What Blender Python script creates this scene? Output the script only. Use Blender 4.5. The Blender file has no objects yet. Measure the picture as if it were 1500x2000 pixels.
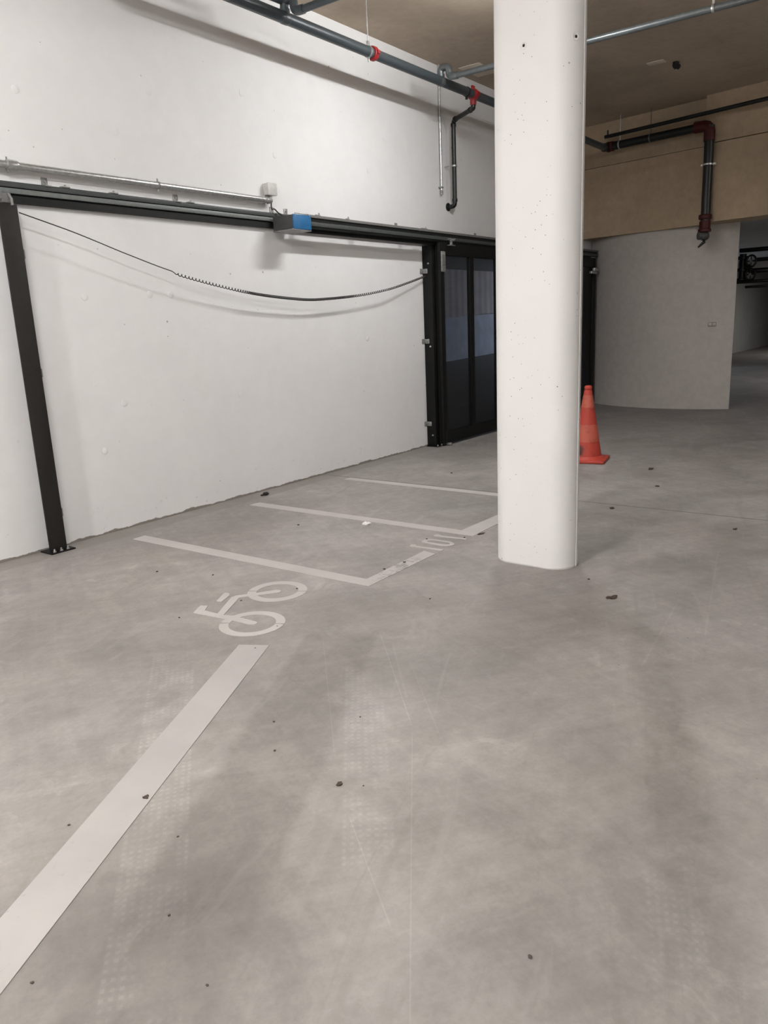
import bpy, bmesh, math, random
from mathutils import Vector, Matrix, noise as mnoise

SC = bpy.context.scene
COL = SC.collection
PI = math.pi
rnd = random.Random(7)

# ------------------------------------------------------------------ view
SC.view_settings.view_transform = 'Standard'
SC.view_settings.look = 'None'
SC.view_settings.gamma = 1.0
SC.view_settings.use_curve_mapping = False
SC.view_settings.exposure = 0.0
SC.cycles.adaptive_threshold = .03

# ================================================================== shader helpers
class NT:
    def __init__(self, name):
        self.m = bpy.data.materials.new(name); self.m.use_nodes = True
        self.t = self.m.node_tree; self.N = self.t.nodes; self.L = self.t.links
        self.b = self.N['Principled BSDF']; self.out = self.N['Material Output']
        self._co = None
    def n(self, kind, **kw):
        x = self.N.new(kind)
        for k, v in kw.items(): setattr(x, k, v)
        return x
    def co(self):
        if self._co is None: self._co = self.n('ShaderNodeTexCoord').outputs['Object']
        return self._co
    def put(self, sock, v):
        if isinstance(v, bpy.types.NodeSocket): self.L.new(v, sock)
        else: sock.default_value = v
    def math(self, op, a, b=0.0, c=None, clamp=False):
        x = self.n('ShaderNodeMath', operation=op); x.use_clamp = clamp
        self.put(x.inputs[0], a); self.put(x.inputs[1], b)
        if c is not None: self.put(x.inputs[2], c)
        return x.outputs[0]
    def noise(self, scale, detail=4, rough=.55, vec=None, dist=0.0):
        x = self.n('ShaderNodeTexNoise')
        x.inputs['Scale'].default_value = scale; x.inputs['Detail'].default_value = detail
        x.inputs['Roughness'].default_value = rough; x.inputs['Distortion'].default_value = dist
        self.L.new(vec if vec is not None else self.co(), x.inputs['Vector'])
        return x.outputs['Fac']
    def voro(self, scale, vec=None, out='Distance', rand=1.0):
        x = self.n('ShaderNodeTexVoronoi'); x.inputs['Scale'].default_value = scale
        x.inputs['Randomness'].default_value = rand
        self.L.new(vec if vec is not None else self.co(), x.inputs['Vector'])
        return x.outputs[out]
    def ramp(self, v, a, b, lo=0.0, hi=1.0, smooth=True):
        x = self.n('ShaderNodeMapRange'); x.clamp = True
        x.interpolation_type = 'SMOOTHSTEP' if smooth else 'LINEAR'
        self.put(x.inputs['Value'], v)
        x.inputs['From Min'].default_value = a; x.inputs['From Max'].default_value = b
        x.inputs['To Min'].default_value = lo; x.inputs['To Max'].default_value = hi
        return x.outputs['Result']
    def local(self, cx, cy, rot=0.0, sx=1.0, sy=1.0, z=0.0):
        x = self.n('ShaderNodeMapping', vector_type='TEXTURE')
        x.inputs['Location'].default_value = (cx, cy, z); x.inputs['Rotation'].default_value = (0, 0, rot)
        x.inputs['Scale'].default_value = (sx, sy, 1)
        self.L.new(self.co(), x.inputs['Vector']); return x.outputs['Vector']
    def xyz(self, vec=None):
        x = self.n('ShaderNodeSeparateXYZ'); self.L.new(vec if vec is not None else self.co(), x.inputs[0]); return x.outputs
    def wobble(self, vec, scale, amt):
        x = self.n('ShaderNodeTexNoise'); x.inputs['Scale'].default_value = scale; x.inputs['Detail'].default_value = 3
        self.L.new(self.co(), x.inputs['Vector'])
        s = self.n('ShaderNodeVectorMath', operation='MULTIPLY_ADD')
        self.L.new(x.outputs['Color'], s.inputs[0]); s.inputs[1].default_value = (amt, amt, 0)
        self.L.new(vec, s.inputs[2])
        t = self.n('ShaderNodeVectorMath', operation='SUBTRACT'); self.L.new(s.outputs[0], t.inputs[0])
        t.inputs[1].default_value = (amt/2, amt/2, 0); return t.outputs[0]
    def mix(self, fac, a, b):
        x = self.n('ShaderNodeMix', data_type='RGBA'); self.put(x.inputs[0], fac)
        for i, v in ((6, a), (7, b)):
            if isinstance(v, bpy.types.NodeSocket): self.L.new(v, x.inputs[i])
            else: x.inputs[i].default_value = (*v, 1)
        return x.outputs[2]
    def scale_col(self, colr, fac):
        x = self.n('ShaderNodeVectorMath', operation='SCALE'); self.L.new(colr, x.inputs[0]); self.put(x.inputs['Scale'], fac)
        return x.outputs[0]
    def bump(self, h, strength=.2, dist=.01):
        x = self.n('ShaderNodeBump'); x.inputs['Strength'].default_value = strength; x.inputs['Distance'].default_value = dist
        self.L.new(h, x.inputs['Height']); self.L.new(x.outputs[0], self.b.inputs['Normal'])
    def base(self, v): self.put(self.b.inputs['Base Color'], v if isinstance(v, bpy.types.NodeSocket) else (*v, 1))
    def rough(self, v): self.put(self.b.inputs['Roughness'], v)

def simple(name, col, rough=.5, metal=0.0, var=.08, scale=30, bump=0.0, spec=.5):
    s = NT(name)
    f = s.ramp(s.noise(scale, 3), .3, .7, 1-var, 1+var)
    c = s.mix(0.0, col, col)
    s.base(s.scale_col(c, f)); s.rough(rough); s.b.inputs['Metallic'].default_value = metal
    s.b.inputs['Specular IOR Level'].default_value = spec
    if bump: s.bump(s.noise(scale*2, 3), bump, .002)
    return s.m

def mat_white_wall():
    s = NT('white_painted_concrete')
    big = s.ramp(s.noise(.7, 5), .3, .7, .965, 1.02)
    fine = s.ramp(s.noise(9, 4), .3, .7, .985, 1.01)
    c = s.scale_col(s.mix(0, (.772, .764, .762), (1, 1, 1)), s.math('MULTIPLY', big, fine))
    # small air holes of the cast concrete
    d = s.voro(5.5); r = s.xyz(s.voro(5.5, out='Color'))[0]
    pit = s.math('MULTIPLY', s.ramp(d, .035, .055, 1, 0), s.ramp(r, .62, .64))
    d2 = s.voro(13); r2 = s.xyz(s.voro(13, out='Color'))[0]
    pit2 = s.math('MULTIPLY', s.ramp(d2, .05, .08, 1, 0), s.ramp(r2, .80, .82))
    p = s.math('MAXIMUM', pit, s.math('MULTIPLY', pit2, .8))
    clump = s.ramp(s.noise(1.3, 2), .42, .58)
    p = s.math('MULTIPLY', p, s.math('MULTIPLY_ADD', clump, .8, .2))
    c = s.mix(s.math('MULTIPLY', p, .75), c, (.20, .19, .18))
    # unpainted, ragged foot of the wall
    z = s.xyz()[2]
    edge = s.math('ADD', s.math('MULTIPLY', s.noise(4, 6, .7), .07), -.018)
    foot = s.ramp(s.math('SUBTRACT', z, edge), -.003, .004, 1, 0)
    c = s.mix(foot, c, (.22, .20, .175))
    # dirt splashes near the foot
    spl = s.math('MULTIPLY', s.ramp(s.noise(16, 6, .75), .60, .70), s.ramp(z, .02, .40, 1, 0))
    c = s.mix(s.math('MULTIPLY', spl, .45), c, (.30, .28, .25))
    s.base(c); s.rough(.75)
    h = s.math('ADD', s.math('MULTIPLY', s.noise(3, 5), .5), s.math('MULTIPLY', p, -1.0))
    s.bump(h, .18, .008)
    return s.m

def mat_column():
    s = NT('white_column_paint')
    f = s.ramp(s.noise(2.0, 4), .3, .7, .98, 1.015)
    c = s.scale_col(s.mix(0, (.80, .79, .79), (1, 1, 1)), f)
    tot = None
    for sc, a, b, thr in ((14, .045, .075, .80), (24, .06, .10, .86), (40, .08, .13, .90)):
        d = s.voro(sc); r = s.xyz(s.voro(sc, out='Color'))[0]
        q = s.math('MULTIPLY', s.ramp(d, a, b, 1, 0), s.ramp(r, thr, thr+.01))
        tot = q if tot is None else s.math('MAXIMUM', tot, q)
    tot = s.math('MULTIPLY', tot, s.ramp(s.noise(3.5, 2), .40, .6, .15, 1))
    c = s.mix(s.math('MULTIPLY', tot, .85), c, (.13, .12, .11))
    z = s.xyz()[2]
    foot = s.ramp(s.math('ADD', z, s.math('MULTIPLY', s.noise(9, 4), .02)), .012, .02, 1, 0)
    c = s.mix(s.math('MULTIPLY', foot, .5), c, (.3, .28, .26))
    s.base(c); s.rough(.62)
    s.bump(s.math('MULTIPLY', tot, -1.0), .4, .004)
    return s.m

def mat_concrete(name, col, v=.12, scale=1.2, boards=False, stain=0.0):
    s = NT(name)
    f = s.ramp(s.noise(scale, 6, .62), .25, .75, 1-v, 1+v)
    g = s.ramp(s.noise(scale*14, 4, .6), .3, .7, .95, 1.05)
    c = s.scale_col(s.mix(0, col, (1, 1, 1)), s.math('MULTIPLY', f, g))
    d = s.voro(9); r = s.xyz(s.voro(9, out='Color'))[0]
    p = s.math('MULTIPLY', s.ramp(d, .04, .07, 1, 0), s.ramp(r, .72, .74))
    c = s.mix(s.math('MULTIPLY', p, .5), c, tuple(x*.35 for x in col))
    if stain:
        st = s.ramp(s.noise(.55, 3), .48, .62)
        c = s.mix(s.math('MULTIPLY', st, stain), c, tuple(x*.62 for x in col))
    if boards:
        w = s.n('ShaderNodeTexWave', bands_direction='X'); w.inputs['Scale'].default_value = 1.1
        w.inputs['Distortion'].default_value = .4
        s.L.new(s.co(), w.inputs['Vector'])
        c = s.scale_col(c, s.ramp(w.outputs['Fac'], 0, 1, .8, 1.08))
    s.base(c); s.rough(.85)
    s.bump(s.noise(scale*10, 5), .12, .01)
    return s.m

def mat_floor():
    s = NT('troweled_concrete_floor')
    n1 = s.noise(.55, 5, .6, dist=.4); n2 = s.noise(2.3, 7, .64, dist=.9); n3 = s.noise(16, 5, .62)
    f = s.math('MULTIPLY', s.ramp(n1, .28, .72, .86, 1.10), s.ramp(n2, .28, .72, .84, 1.13))
    f = s.math('MULTIPLY', f, s.ramp(n3, .3, .7, .945, 1.045))
    f = s.math('MULTIPLY', f, s.ramp(s.noise(55, 4, .7), .3, .7, .955, 1.04))
    st1 = s.noise(1.0, 6, .68, vec=s.local(0, 0, math.radians(-38), .9, .10), dist=.5)
    st2 = s.noise(1.0, 6, .68, vec=s.local(5, 1, math.radians(62), .7, .09), dist=.6)
    f = s.math('MULTIPLY', f, s.math('MULTIPLY', s.ramp(st1, .3, .7, .945, 1.05), s.ramp(st2, .3, .7, .95, 1.045)))
    blot = s.math('MULTIPLY', s.ramp(s.noise(5.5, 6, .72, dist=.7), .56, .66), s.ramp(s.noise(1.1, 3), .42, .60))
    f = s.math('MULTIPLY', f, s.math('MULTIPLY_ADD', blot, .14, 1.0))
    col = s.mix(s.ramp(s.noise(.9, 4), .35, .65), (.296, .2745, .259), (.292, .2745, .263))
    c = s.scale_col(col, f)
    # long trowel sweeps
    sw = s.noise(1.0, 5, .6, vec=s.local(3, 3, math.radians(20), 1.0, .16), dist=1.2)
    c = s.mix(s.math('MULTIPLY', s.ramp(sw, .55, .70), .30), c, (.36, .345, .325))
    c = s.mix(s.math('MULTIPLY', s.ramp(sw, .30, .42, 1, 0), .30), c, (.205, .19, .175))
    def tint(c, m, colr):
        x = s.n('ShaderNodeMix', data_type='RGBA', blend_type='MULTIPLY'); x.clamp_result = False; s.put(x.inputs[0], m)
        s.L.new(c, x.inputs[6]); x.inputs[7].default_value = (colr[0]/.285, colr[1]/.266, colr[2]/.252, 1)
        return x.outputs[2]
    # dusted and damp patches, and tones that even out the lamp light
    def ell(cx, cy, rx, ry, rot, amt, colr, soft=.55, wob=.5, grain=0.0):
        nonlocal c
        v = s.wobble(s.local(cx, cy, math.radians(rot), rx, ry), 2.6, wob)
        ln = s.n('ShaderNodeVectorMath', operation='LENGTH')
        xy = s.n('ShaderNodeVectorMath', operation='MULTIPLY'); s.L.new(v, xy.inputs[0]); xy.inputs[1].default_value = (1, 1, 0)
        s.L.new(xy.outputs[0], ln.inputs[0])
        m = s.ramp(ln.outputs['Value'], 1-soft, 1, amt, 0)
        if grain: m = s.math('MULTIPLY', m, s.ramp(s.noise(26, 5, .7), .42, .62, 1-grain, 1))
        c = tint(c, m, colr)
    def strip(p0, p1, w, amt, colr, soft=.4, wob=0.0, tread=0, grain=0.0):
        nonlocal c
        dx, dy = p1[0]-p0[0], p1[1]-p0[1]; L = math.hypot(dx, dy)
        v = s.local((p0[0]+p1[0])/2, (p0[1]+p1[1])/2, math.atan2(dy, dx), L/2, w/2)
        if wob: v = s.wobble(v, 3.0, wob)
        x = s.xyz(v)
        m = s.math('MULTIPLY', s.ramp(s.math('ABSOLUTE', x[0]), .86, 1, 1, 0), s.ramp(s.math('ABSOLUTE', x[1]), 1-soft, 1, 1, 0))
        if tread:
            a = s.math('SINE', s.math('MULTIPLY', x[0], L/2*2*PI/.026))
            b = s.math('SINE', s.math('ADD', s.math('MULTIPLY', x[1], PI*tread), 1.0))
            tr = s.math('MULTIPLY', s.ramp(a, -.2, .5), s.ramp(b, -.3, .4))
            m = s.math('MULTIPLY', m, s.math('MULTIPLY_ADD', tr, .6, .4))
            m = s.math('MULTIPLY', m, s.ramp(s.noise(5, 3), .35, .6))
        if grain: m = s.math('MULTIPLY', m, s.ramp(s.noise(18, 5, .7), .40, .62, 1-grain, 1))
        c = tint(c, s.math('MULTIPLY', m, amt), colr)
    DK, LT, BR = (.200, .186, .172), (.385, .37, .352), (.21, .19, .168)
    ell(3.9, 3.55, 1.9, 1.1, 5, .55, (.345, .322, .305), .6, .35)      # light painted into the bays, which the lamps leave dim
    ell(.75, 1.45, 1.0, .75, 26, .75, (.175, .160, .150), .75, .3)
    ell(1.3, .55, 1.2, .5, 20, .8, (.245, .228, .215), .7, .4)  # near floor painted darker to offset the strong lamp light there
    strip((2.75, 2.33), (.40, 1.13), .40, .52, DK, .25, .07)              # damp strip along the near paint line
    ell(2.45, 2.02, .34, .20, 30, .35, DK, .5, .5, .3)
    ell(1.65, 1.18, .42, .13, 30, .30, DK, .6, .5, .4)
    strip((3.5, 1.10), (1.05, .10), .26, .62, DK, .7, .5, 0, .35)         # wheel path on the right
    ell(2.35, .62, .35, .15, 15, .40, DK, .7, .6, .3)
    ell(1.45, .42, .40, .13, 20, .36, DK, .7, .6, .4)
    ell(3.7, 1.40, .55, .22, 10, .28, DK, .7, .5, .2)
    ell(5.5, 1.45, 1.0, .55, 40, .25, BR, .7, .5, .2)
    ell(3.5, 4.2, 1.2, .5, 5, .22, BR, .7, .5)
    ell(1.9, 3.5, .8, .5, 30, .22, BR, .7, .5)
    # tyre prints and scuffs
    strip((2.10, 2.86), (.45, .95), .20, .62, LT, .12, .06, 9)
    strip((2.45, 2.00), (1.35, 1.12), .17, .5, LT, .2, .09, 7)
    strip((1.95, .53), (1.15, .22), .14, .45, LT, .2, .09, 7)
    strip((2.6, .83), (2.0, .47), .12, .2, LT, .3, .2, 0, .7)
    for (p0, p1, w, a) in (((2.775, 2.153), (2.094, 1.491), .012, .6), ((2.094, 1.491), (1.0, .75), .009, .5), ((2.585, 2.352), (1.757, 1.578), .008, .5),
                           ((2.563, 1.826), (2.088, 1.365), .014, .4), ((1.56, 1.363), (1.25, .97), .010, .5), ((2.70, 2.02), (2.25, 1.62), .02, .35),
                           ((4.9, 1.1), (3.4, .8), .02, .3), ((3.9, 1.05), (3.0, .95), .02, .35), ((6.2, .9), (5.0, .65), .03, .3), ((4.5, 2.35), (4.25, 2.42), .03, .5)):
        strip(p0, p1, w*.65, a*.62, LT, .6, .45)
    for i in range(12):
        x, y = rnd.uniform(1.2, 5.6), rnd.uniform(.3, 2.6)
        ell(x, y, rnd.uniform(.04, .13), rnd.uniform(.02, .05), rnd.uniform(0, 180), rnd.uniform(.25, .6), LT if rnd.random() < .7 else DK, .8, .9, .6)
    ell(3.55, 2.64, .16, .10, 20, .55, DK, .6, .9, .7)
    # darker screed strip at the foot of the white wall
    y = s.xyz()[1]; w = s.math('ADD', y, s.math('MULTIPLY', s.noise(2.0, 4), .06))
    c = s.mix(s.math('MULTIPLY', s.ramp(w, 4.86, 4.90), .45), c, (.200, .183, .162))
    # sawn joint across the aisle
    x = s.xyz()[0]
    j = s.ramp(s.math('ABSOLUTE', s.math('SUBTRACT', x, 5.735)), .006, .013, 1, 0)
    c = s.mix(s.math('MULTIPLY', j, .72), c, (.10, .11, .10))
    # specks of grit
    d = s.voro(7); r = s.xyz(s.voro(7, out='Color'))[0]
    sp = s.math('MULTIPLY', s.ramp(d, .02, .035, 1, 0), s.ramp(r, .75, .77))
    c = s.mix(s.math('MULTIPLY', sp, .7), c, (.10, .09, .08))
    s.base(c)
    s.rough(s.ramp(n2, .3, .7, .55, .72)); s.b.inputs['Specular IOR Level'].default_value = .35
    s.bump(s.math('ADD', s.math('MULTIPLY', n2, .6), s.math('MULTIPLY', n3, .25)), .10, .01)
    return s.m

def mat_paint(name, k):
    s = NT(name)
    f = s.ramp(s.noise(3, 5), .3, .7, .93, 1.05)
    c = s.scale_col(s.mix(0, (.405*k, .386*k, .373*k), (1, 1, 1)), f)
    wear = s.ramp(s.noise(38, 6, .72), .60, .70)
    wear = s.math('MULTIPLY', wear, s.ramp(s.noise(1.6, 3), .40, .62, .15, 1))
    c = s.mix(s.math('MULTIPLY', wear, .5), c, (.27, .255, .24))
    # dirt of trampled prints on the short leg of the bay
    v = s.local(3.60, 2.63, 0, .30, .10); ln = s.n('ShaderNodeVectorMath', operation='LENGTH')
    xy = s.n('ShaderNodeVectorMath', operation='MULTIPLY'); s.L.new(v, xy.inputs[0]); xy.inputs[1].default_value = (1, 1, 0)
    s.L.new(xy.outputs[0], ln.inputs[0])
    m = s.math('MULTIPLY', s.ramp(ln.outputs['Value'], .5, 1, 1, 0), s.ramp(s.noise(13, 5, .7), .47, .56))
    c = s.mix(s.math('MULTIPLY', m, .7), c, (.24, .225, .21))
    s.base(c); s.rough(.6)
    return s.m

def mat_mesh():
    # fine black wire mesh: two crossed wire gratings, see-through between the wires
    s = NT('fine_wire_mesh')
    x = s.xyz()
    def wires(v):
        t = s.math('FRACT', s.math('MULTIPLY', v, 160.0))
        return s.ramp(s.math('ABSOLUTE', s.math('SUBTRACT', t, .5)), .30, .34)
    a = s.math('MAXIMUM', wires(x[0]), wires(x[2]))
    tr = s.n('ShaderNodeBsdfTransparent'); mx = s.n('ShaderNodeMixShader')
    s.base((.012, .012, .013)); s.rough(.5)
    s.L.new(a, mx.inputs[0]); s.L.new(tr.outputs[0], mx.inputs[1]); s.L.new(s.b.outputs[0], mx.inputs[2])
    s.L.new(mx.outputs[0], s.out.inputs['Surface'])
    return s.m

def mat_emit(name, col, st):
    m = bpy.data.materials.new(name); m.use_nodes = True; t = m.node_tree
    t.nodes.remove(t.nodes['Principled BSDF'])
    e = t.nodes.new('ShaderNodeEmission'); e.inputs[0].default_value = (*col, 1); e.inputs[1].default_value = st
    t.links.new(e.outputs[0], t.nodes['Material Output'].inputs['Surface']); return m

def mat_cone(name, col):
    s = NT(name)
    c = s.mix(0, col, col)
    dirt = s.math('MULTIPLY', s.ramp(s.noise(9, 5, .7), .50, .66), .55)
    c = s.mix(dirt, c, tuple(x*.55 for x in col))
    # black scuff low on the side
    v = s.n('ShaderNodeVectorMath', operation='DISTANCE'); s.L.new(s.co(), v.inputs[0]); v.inputs[1].default_value = (-.118, .045, .115)
    c = s.mix(s.ramp(s.math('ADD', v.outputs['Value'], s.math('MULTIPLY', s.noise(20, 4), .09)), .08, .13, .9, 0), c, (.02, .018, .016))
    s.base(c); s.rough(.55); return s.m

M = dict(
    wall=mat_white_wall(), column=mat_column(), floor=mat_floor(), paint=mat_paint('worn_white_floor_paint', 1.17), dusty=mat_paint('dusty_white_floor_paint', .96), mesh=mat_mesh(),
    ceiling=mat_concrete('brown_grey_ceiling_concrete', (.44, .365, .285), .14, .8, stain=.35),
    beam=mat_concrete('tan_beam_concrete', (.42, .322, .222), .10, .9, stain=.15),
    curved=mat_concrete('pale_grey_wall_concrete', (.52, .487, .46), .04, .8),
    farwall=mat_concrete('far_wall_concrete', (.40, .40, .39), .06, 1.0),
    rampwall=mat_concrete('bluish_plaster', (.34, .37, .44), .18, 3.0),
    boardwall=mat_concrete('board_marked_concrete', (.33, .29, .29), .15, 2.0, boards=True),
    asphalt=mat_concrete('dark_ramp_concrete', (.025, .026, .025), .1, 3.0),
    black=simple('black_powder_coat', (.0045, .0048, .0048), .55, spec=.25),
    charcoal=simple('charcoal_steel', (.017, .0155, .0135), .55, spec=.3),
    rail=simple('grey_steel_rail', (.17, .185, .18), .42, .3),
    railmid=simple('weathered_rail_steel', (.055, .062, .06), .5, .2),
    raildark=simple('dark_rail_groove', (.008, .009, .009), .55, spec=.3),
    plate=simple('mid_grey_cover', (.15, .15, .145), .5, .1),
    galv=simple('galvanised_steel', (.55, .56, .56), .32, .85, .14, 40),
    bracket=simple('dull_zinc', (.30, .30, .29), .5, .5, .2, 40),
    pipe=simple('blue_grey_painted_pipe', (.055, .068, .076), .38, .1),
    pipeblack=simple('black_painted_pipe', (.006, .0072, .0072), .38, .05),
    branch=simple('grey_pipe', (.13, .145, .15), .34, .45),
    red=simple('red_pipe_fitting', (.33, .018, .022), .38),
    redark=simple('dark_red_fitting', (.055, .008, .007), .5, spec=.3),
    blue=simple('blue_cover', (.022, .13, .30), .4),
    motor=simple('dark_motor_casing', (.055, .056, .054), .45),
    lightgrey=simple('light_grey_plastic', (.55, .54, .52), .5),
    cable=simple('black_cable', (.018, .017, .016), .45),
    cone=mat_cone('orange_red_rubber', (.44, .048, .03)), band=mat_cone('faded_orange_band', (.50, .105, .065)),
    hole=simple('dark_void', (.012, .011, .010), .9),
    patch=mat_concrete('pale_patch_concrete', (.62, .55, .46), .05, 3.0),
    leaf=simple('dry_brown_leaf', (.055, .035, .025), .8, 0, .3, 60),
    stone=simple('dark_grit', (.06, .052, .045), .9),
    white=simple('white_paper', (.80, .80, .78), .8),
    socket=simple('grey_switch_plastic', (.27, .26, .25), .5),
    tube=mat_emit('lit_fluorescent_tube', (1.0, .995, .985), 176.0),
    tube2=mat_emit('lit_fluorescent_tube_near', (1.0, .995, .985), 620.0),
    tube4=mat_emit('fill_tube_rear', (1.0, .995, .985), 2350.0),
    tube6=mat_emit('lit_fluorescent_tube_aisle', (1.0, .995, .985), 230.0),
    tube3=mat_emit('lit_fluorescent_tube_far', (1.0, .995, .985), 500.0),
    housing=simple('white_lamp_housing', (.75, .75, .73), .4),
)

# ================================================================== mesh helpers
class MB:
    """collects shapes, links them as one mesh"""
    def __init__(self): self.b = bmesh.new()
    def face(self, vs, smooth=False):
        try:
            f = self.b.faces.new(vs); f.smooth = smooth; return f
        except ValueError: return None
    def box(self, x0, x1, y0, y1, z0, z1, bevel=0.0, mat=None):
        vs = [self.b.verts.new(p) for p in ((x0,y0,z0),(x1,y0,z0),(x1,y1,z0),(x0,y1,z0),(x0,y0,z1),(x1,y0,z1),(x1,y1,z1),(x0,y1,z1))]
        fs = [self.face([vs[i] for i in q]) for q in ((3,2,1,0),(4,5,6,7),(0,1,5,4),(1,2,6,5),(2,3,7,6),(3,0,4,7))]
        if mat is not None:
            for v in vs: v.co = mat @ v.co
        if bevel:
            es = list({e for f in fs for e in f.edges})
            bmesh.ops.bevel(self.b, geom=es, offset=bevel, segments=2, affect='EDGES', profile=.5)
        return self
    def prism(self, poly, z0, z1, mat=None, smooth=False):
        lo = [self.b.verts.new((x, y, z0)) for x, y in poly]; hi = [self.b.verts.new((x, y, z1)) for x, y in poly]
        n = len(poly)
        area = sum(poly[i][0]*poly[(i+1) % n][1]-poly[(i+1) % n][0]*poly[i][1] for i in range(n))
        if area < 0: lo.reverse(); hi.reverse()
        self.face(list(reversed(lo))); self.face(hi)
        for i in range(n):
            self.face([lo[i], lo[(i+1) % n], hi[(i+1) % n], hi[i]], smooth)
        if mat is not None:
            for v in lo+hi: v.co = mat @ v.co
        return self
    def tube(self, pts, r, seg=14, caps=True, closed=False):
        pts = [Vector(p) for p in pts]; n = len(pts)
        rr = r if isinstance(r, (list, tuple)) else [r]*n
        T = []
        for i in range(n):
            a = pts[max(i-1, 0)]; b = pts[min(i+1, n-1)]
            T.append((b-a).normalized())
        up = Vector((0, 0, 1)) if abs(T[0].z) < .9 else Vector((1, 0, 0))
        N = (up - T[0]*up.dot(T[0])).normalized(); rings = []
        for i in range(n):
            N = (N - T[i]*N.dot(T[i])).normalized(); B = T[i].cross(N)
            rings.append([self.b.verts.new(pts[i] + (N*math.cos(2*PI*k/seg) + B*math.sin(2*PI*k/seg))*rr[i]) for k in range(seg)])
        for i in range(n-1):
            for k in range(seg):
                self.face([rings[i][k], rings[i][(k+1) % seg], rings[i+1][(k+1) % seg], rings[i+1][k]], True)
        if caps:
            self.face(list(reversed(rings[0]))); self.face(rings[-1])
        return self
    def lathe(self, prof, c=(0, 0, 0), axis='z', seg=32):
        rings = []
        for r, h in prof:
            ring = []
            for k in range(seg):
                a = 2*PI*k/seg; x, y = r*math.cos(a), r*math.sin(a)
                p = {'z': (x, y, h), 'y': (x, h, y), 'x': (h, x, y)}[axis]
                ring.append(self.b.verts.new(Vector(p)+Vector(c)))
            rings.append(ring)
        for i in range(len(rings)-1):
            for k in range(seg):
                self.face([rings[i][k], rings[i][(k+1) % seg], rings[i+1][(k+1) % seg], rings[i+1][k]], True)
        self.face(list(reversed(rings[0]))); self.face(rings[-1])
        return self
    def ball(self, c, r, sub=2, jit=0.0, sc=(1, 1, 1), rg=None):
        g = bmesh.ops.create_icosphere(self.b, subdivisions=sub, radius=1.0)
        for v in g['verts']:
            j = 1 + (rg.uniform(-jit, jit) if rg else 0)
            v.co = Vector((v.co.x*sc[0], v.co.y*sc[1], v.co.z*sc[2]))*r*j + Vector(c)
        return self
    def build(self, name, mat, parent=None, origin=None):
        bmesh.ops.recalc_face_normals(self.b, faces=self.b.faces[:])
        if origin is not None:
            o = Vector(origin)
            for v in self.b.verts: v.co -= o
        me = bpy.data.meshes.new(name); self.b.to_mesh(me); self.b.free()
        me.materials.append(mat)
        me.set_sharp_from_angle(angle=math.radians(38))
        ob = bpy.data.objects.new(name, me); COL.objects.link(ob)
        if origin is not None: ob.location = origin
        if parent is not None:
            ob.parent = parent
            if parent.type == 'EMPTY' and origin is None:
                ob.matrix_parent_inverse = Matrix.Translation(-Vector(parent.location))
            elif origin is not None:
                ob.location = Vector(origin) - world_loc(parent)
        return ob

def world_loc(o):
    v = Vector(o.location)
    if o.parent is not None: v = v + world_loc(o.parent) + o.matrix_parent_inverse.translation
    return v

def thing(name, label, cat, loc, group=None):
    o = bpy.data.objects.new(name, None); COL.objects.link(o); o.location = loc
    o.empty_display_size = .1
    return tag(o, label, cat, group)
def tag(o, label, cat, group=None):
    o['label'] = label; o['category'] = cat
    if group: o['group'] = group
    return o
def struct(o, label=None, cat=None):
    o['kind'] = 'structure'
    if label: o['label'] = label
    if cat: o['category'] = cat
    return o
def dup(root, delta, label, group=None):
    r = root.copy(); COL.objects.link(r); r.location = Vector(root.location)+Vector(delta); r['label'] = label
    for ch in list(root.children):
        c = ch.copy(); COL.objects.link(c); c.parent = r; c.matrix_parent_inverse = ch.matrix_parent_inverse.copy()
        for g in ch.children:
            d = g.copy(); COL.objects.link(d); d.parent = c; d.matrix_parent_inverse = g.matrix_parent_inverse.copy()
    return r

def fillet(pts, rad, n=6):
    pts = [Vector(p) for p in pts]; out = [pts[0]]
    for i in range(1, len(pts)-1):
        a, p, b = pts[i-1], pts[i], pts[i+1]
        u, v = (a-p), (b-p); r = min(rad, u.length*.49, v.length*.49)
        u.normalize(); v.normalize(); p0, p1 = p+u*r, p+v*r
        for k in range(n+1):
            t = k/n; out.append(p0*(1-t)**2 + p*2*t*(1-t) + p1*t*t)
    out.append(pts[-1]); return out

def ring_of(mb, c, d, r, w):
    """a band of half width w around axis direction d"""
    d = Vector(d).normalized(); c = Vector(c)
    mb.tube([c-d*w, c-d*w*.7, c+d*w*.7, c+d*w], [r*.93, r, r, r*.93], 20)

# ================================================================== setting
W = 5.05            # face of the white wall
H = 4.20            # ceiling
GX0, GX1, GZ = 7.70, 12.30, 2.26   # gate opening

fl = MB().box(-8, 40, -9, W+.32, -.2, 0).box(12.42, 40, W+.32, 6.4, -.2, 0)
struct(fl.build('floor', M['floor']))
cl = MB().box(-8, 12.4, -9, W+.3, H, H+.2)
struct(cl.build('ceiling', M['ceiling']))
cl2 = MB().prism([(9.62, -9), (40, -9), (40, 6.4), (12.5, 6.4), (12.5, 5.06), (12.2, 5.04), (11.75, 2.75), (11.52, 1.9)], 2.612, 2.8)
struct(cl2.build('ceiling_2', M['farwall']))

wl = MB()
wl.box(-8, GX0, W, W+.3, -.2, H).box(GX0, GX1, W, W+.3, GZ, H).box(GX1, 12.62, W, W+.3, -.2, H)
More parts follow.
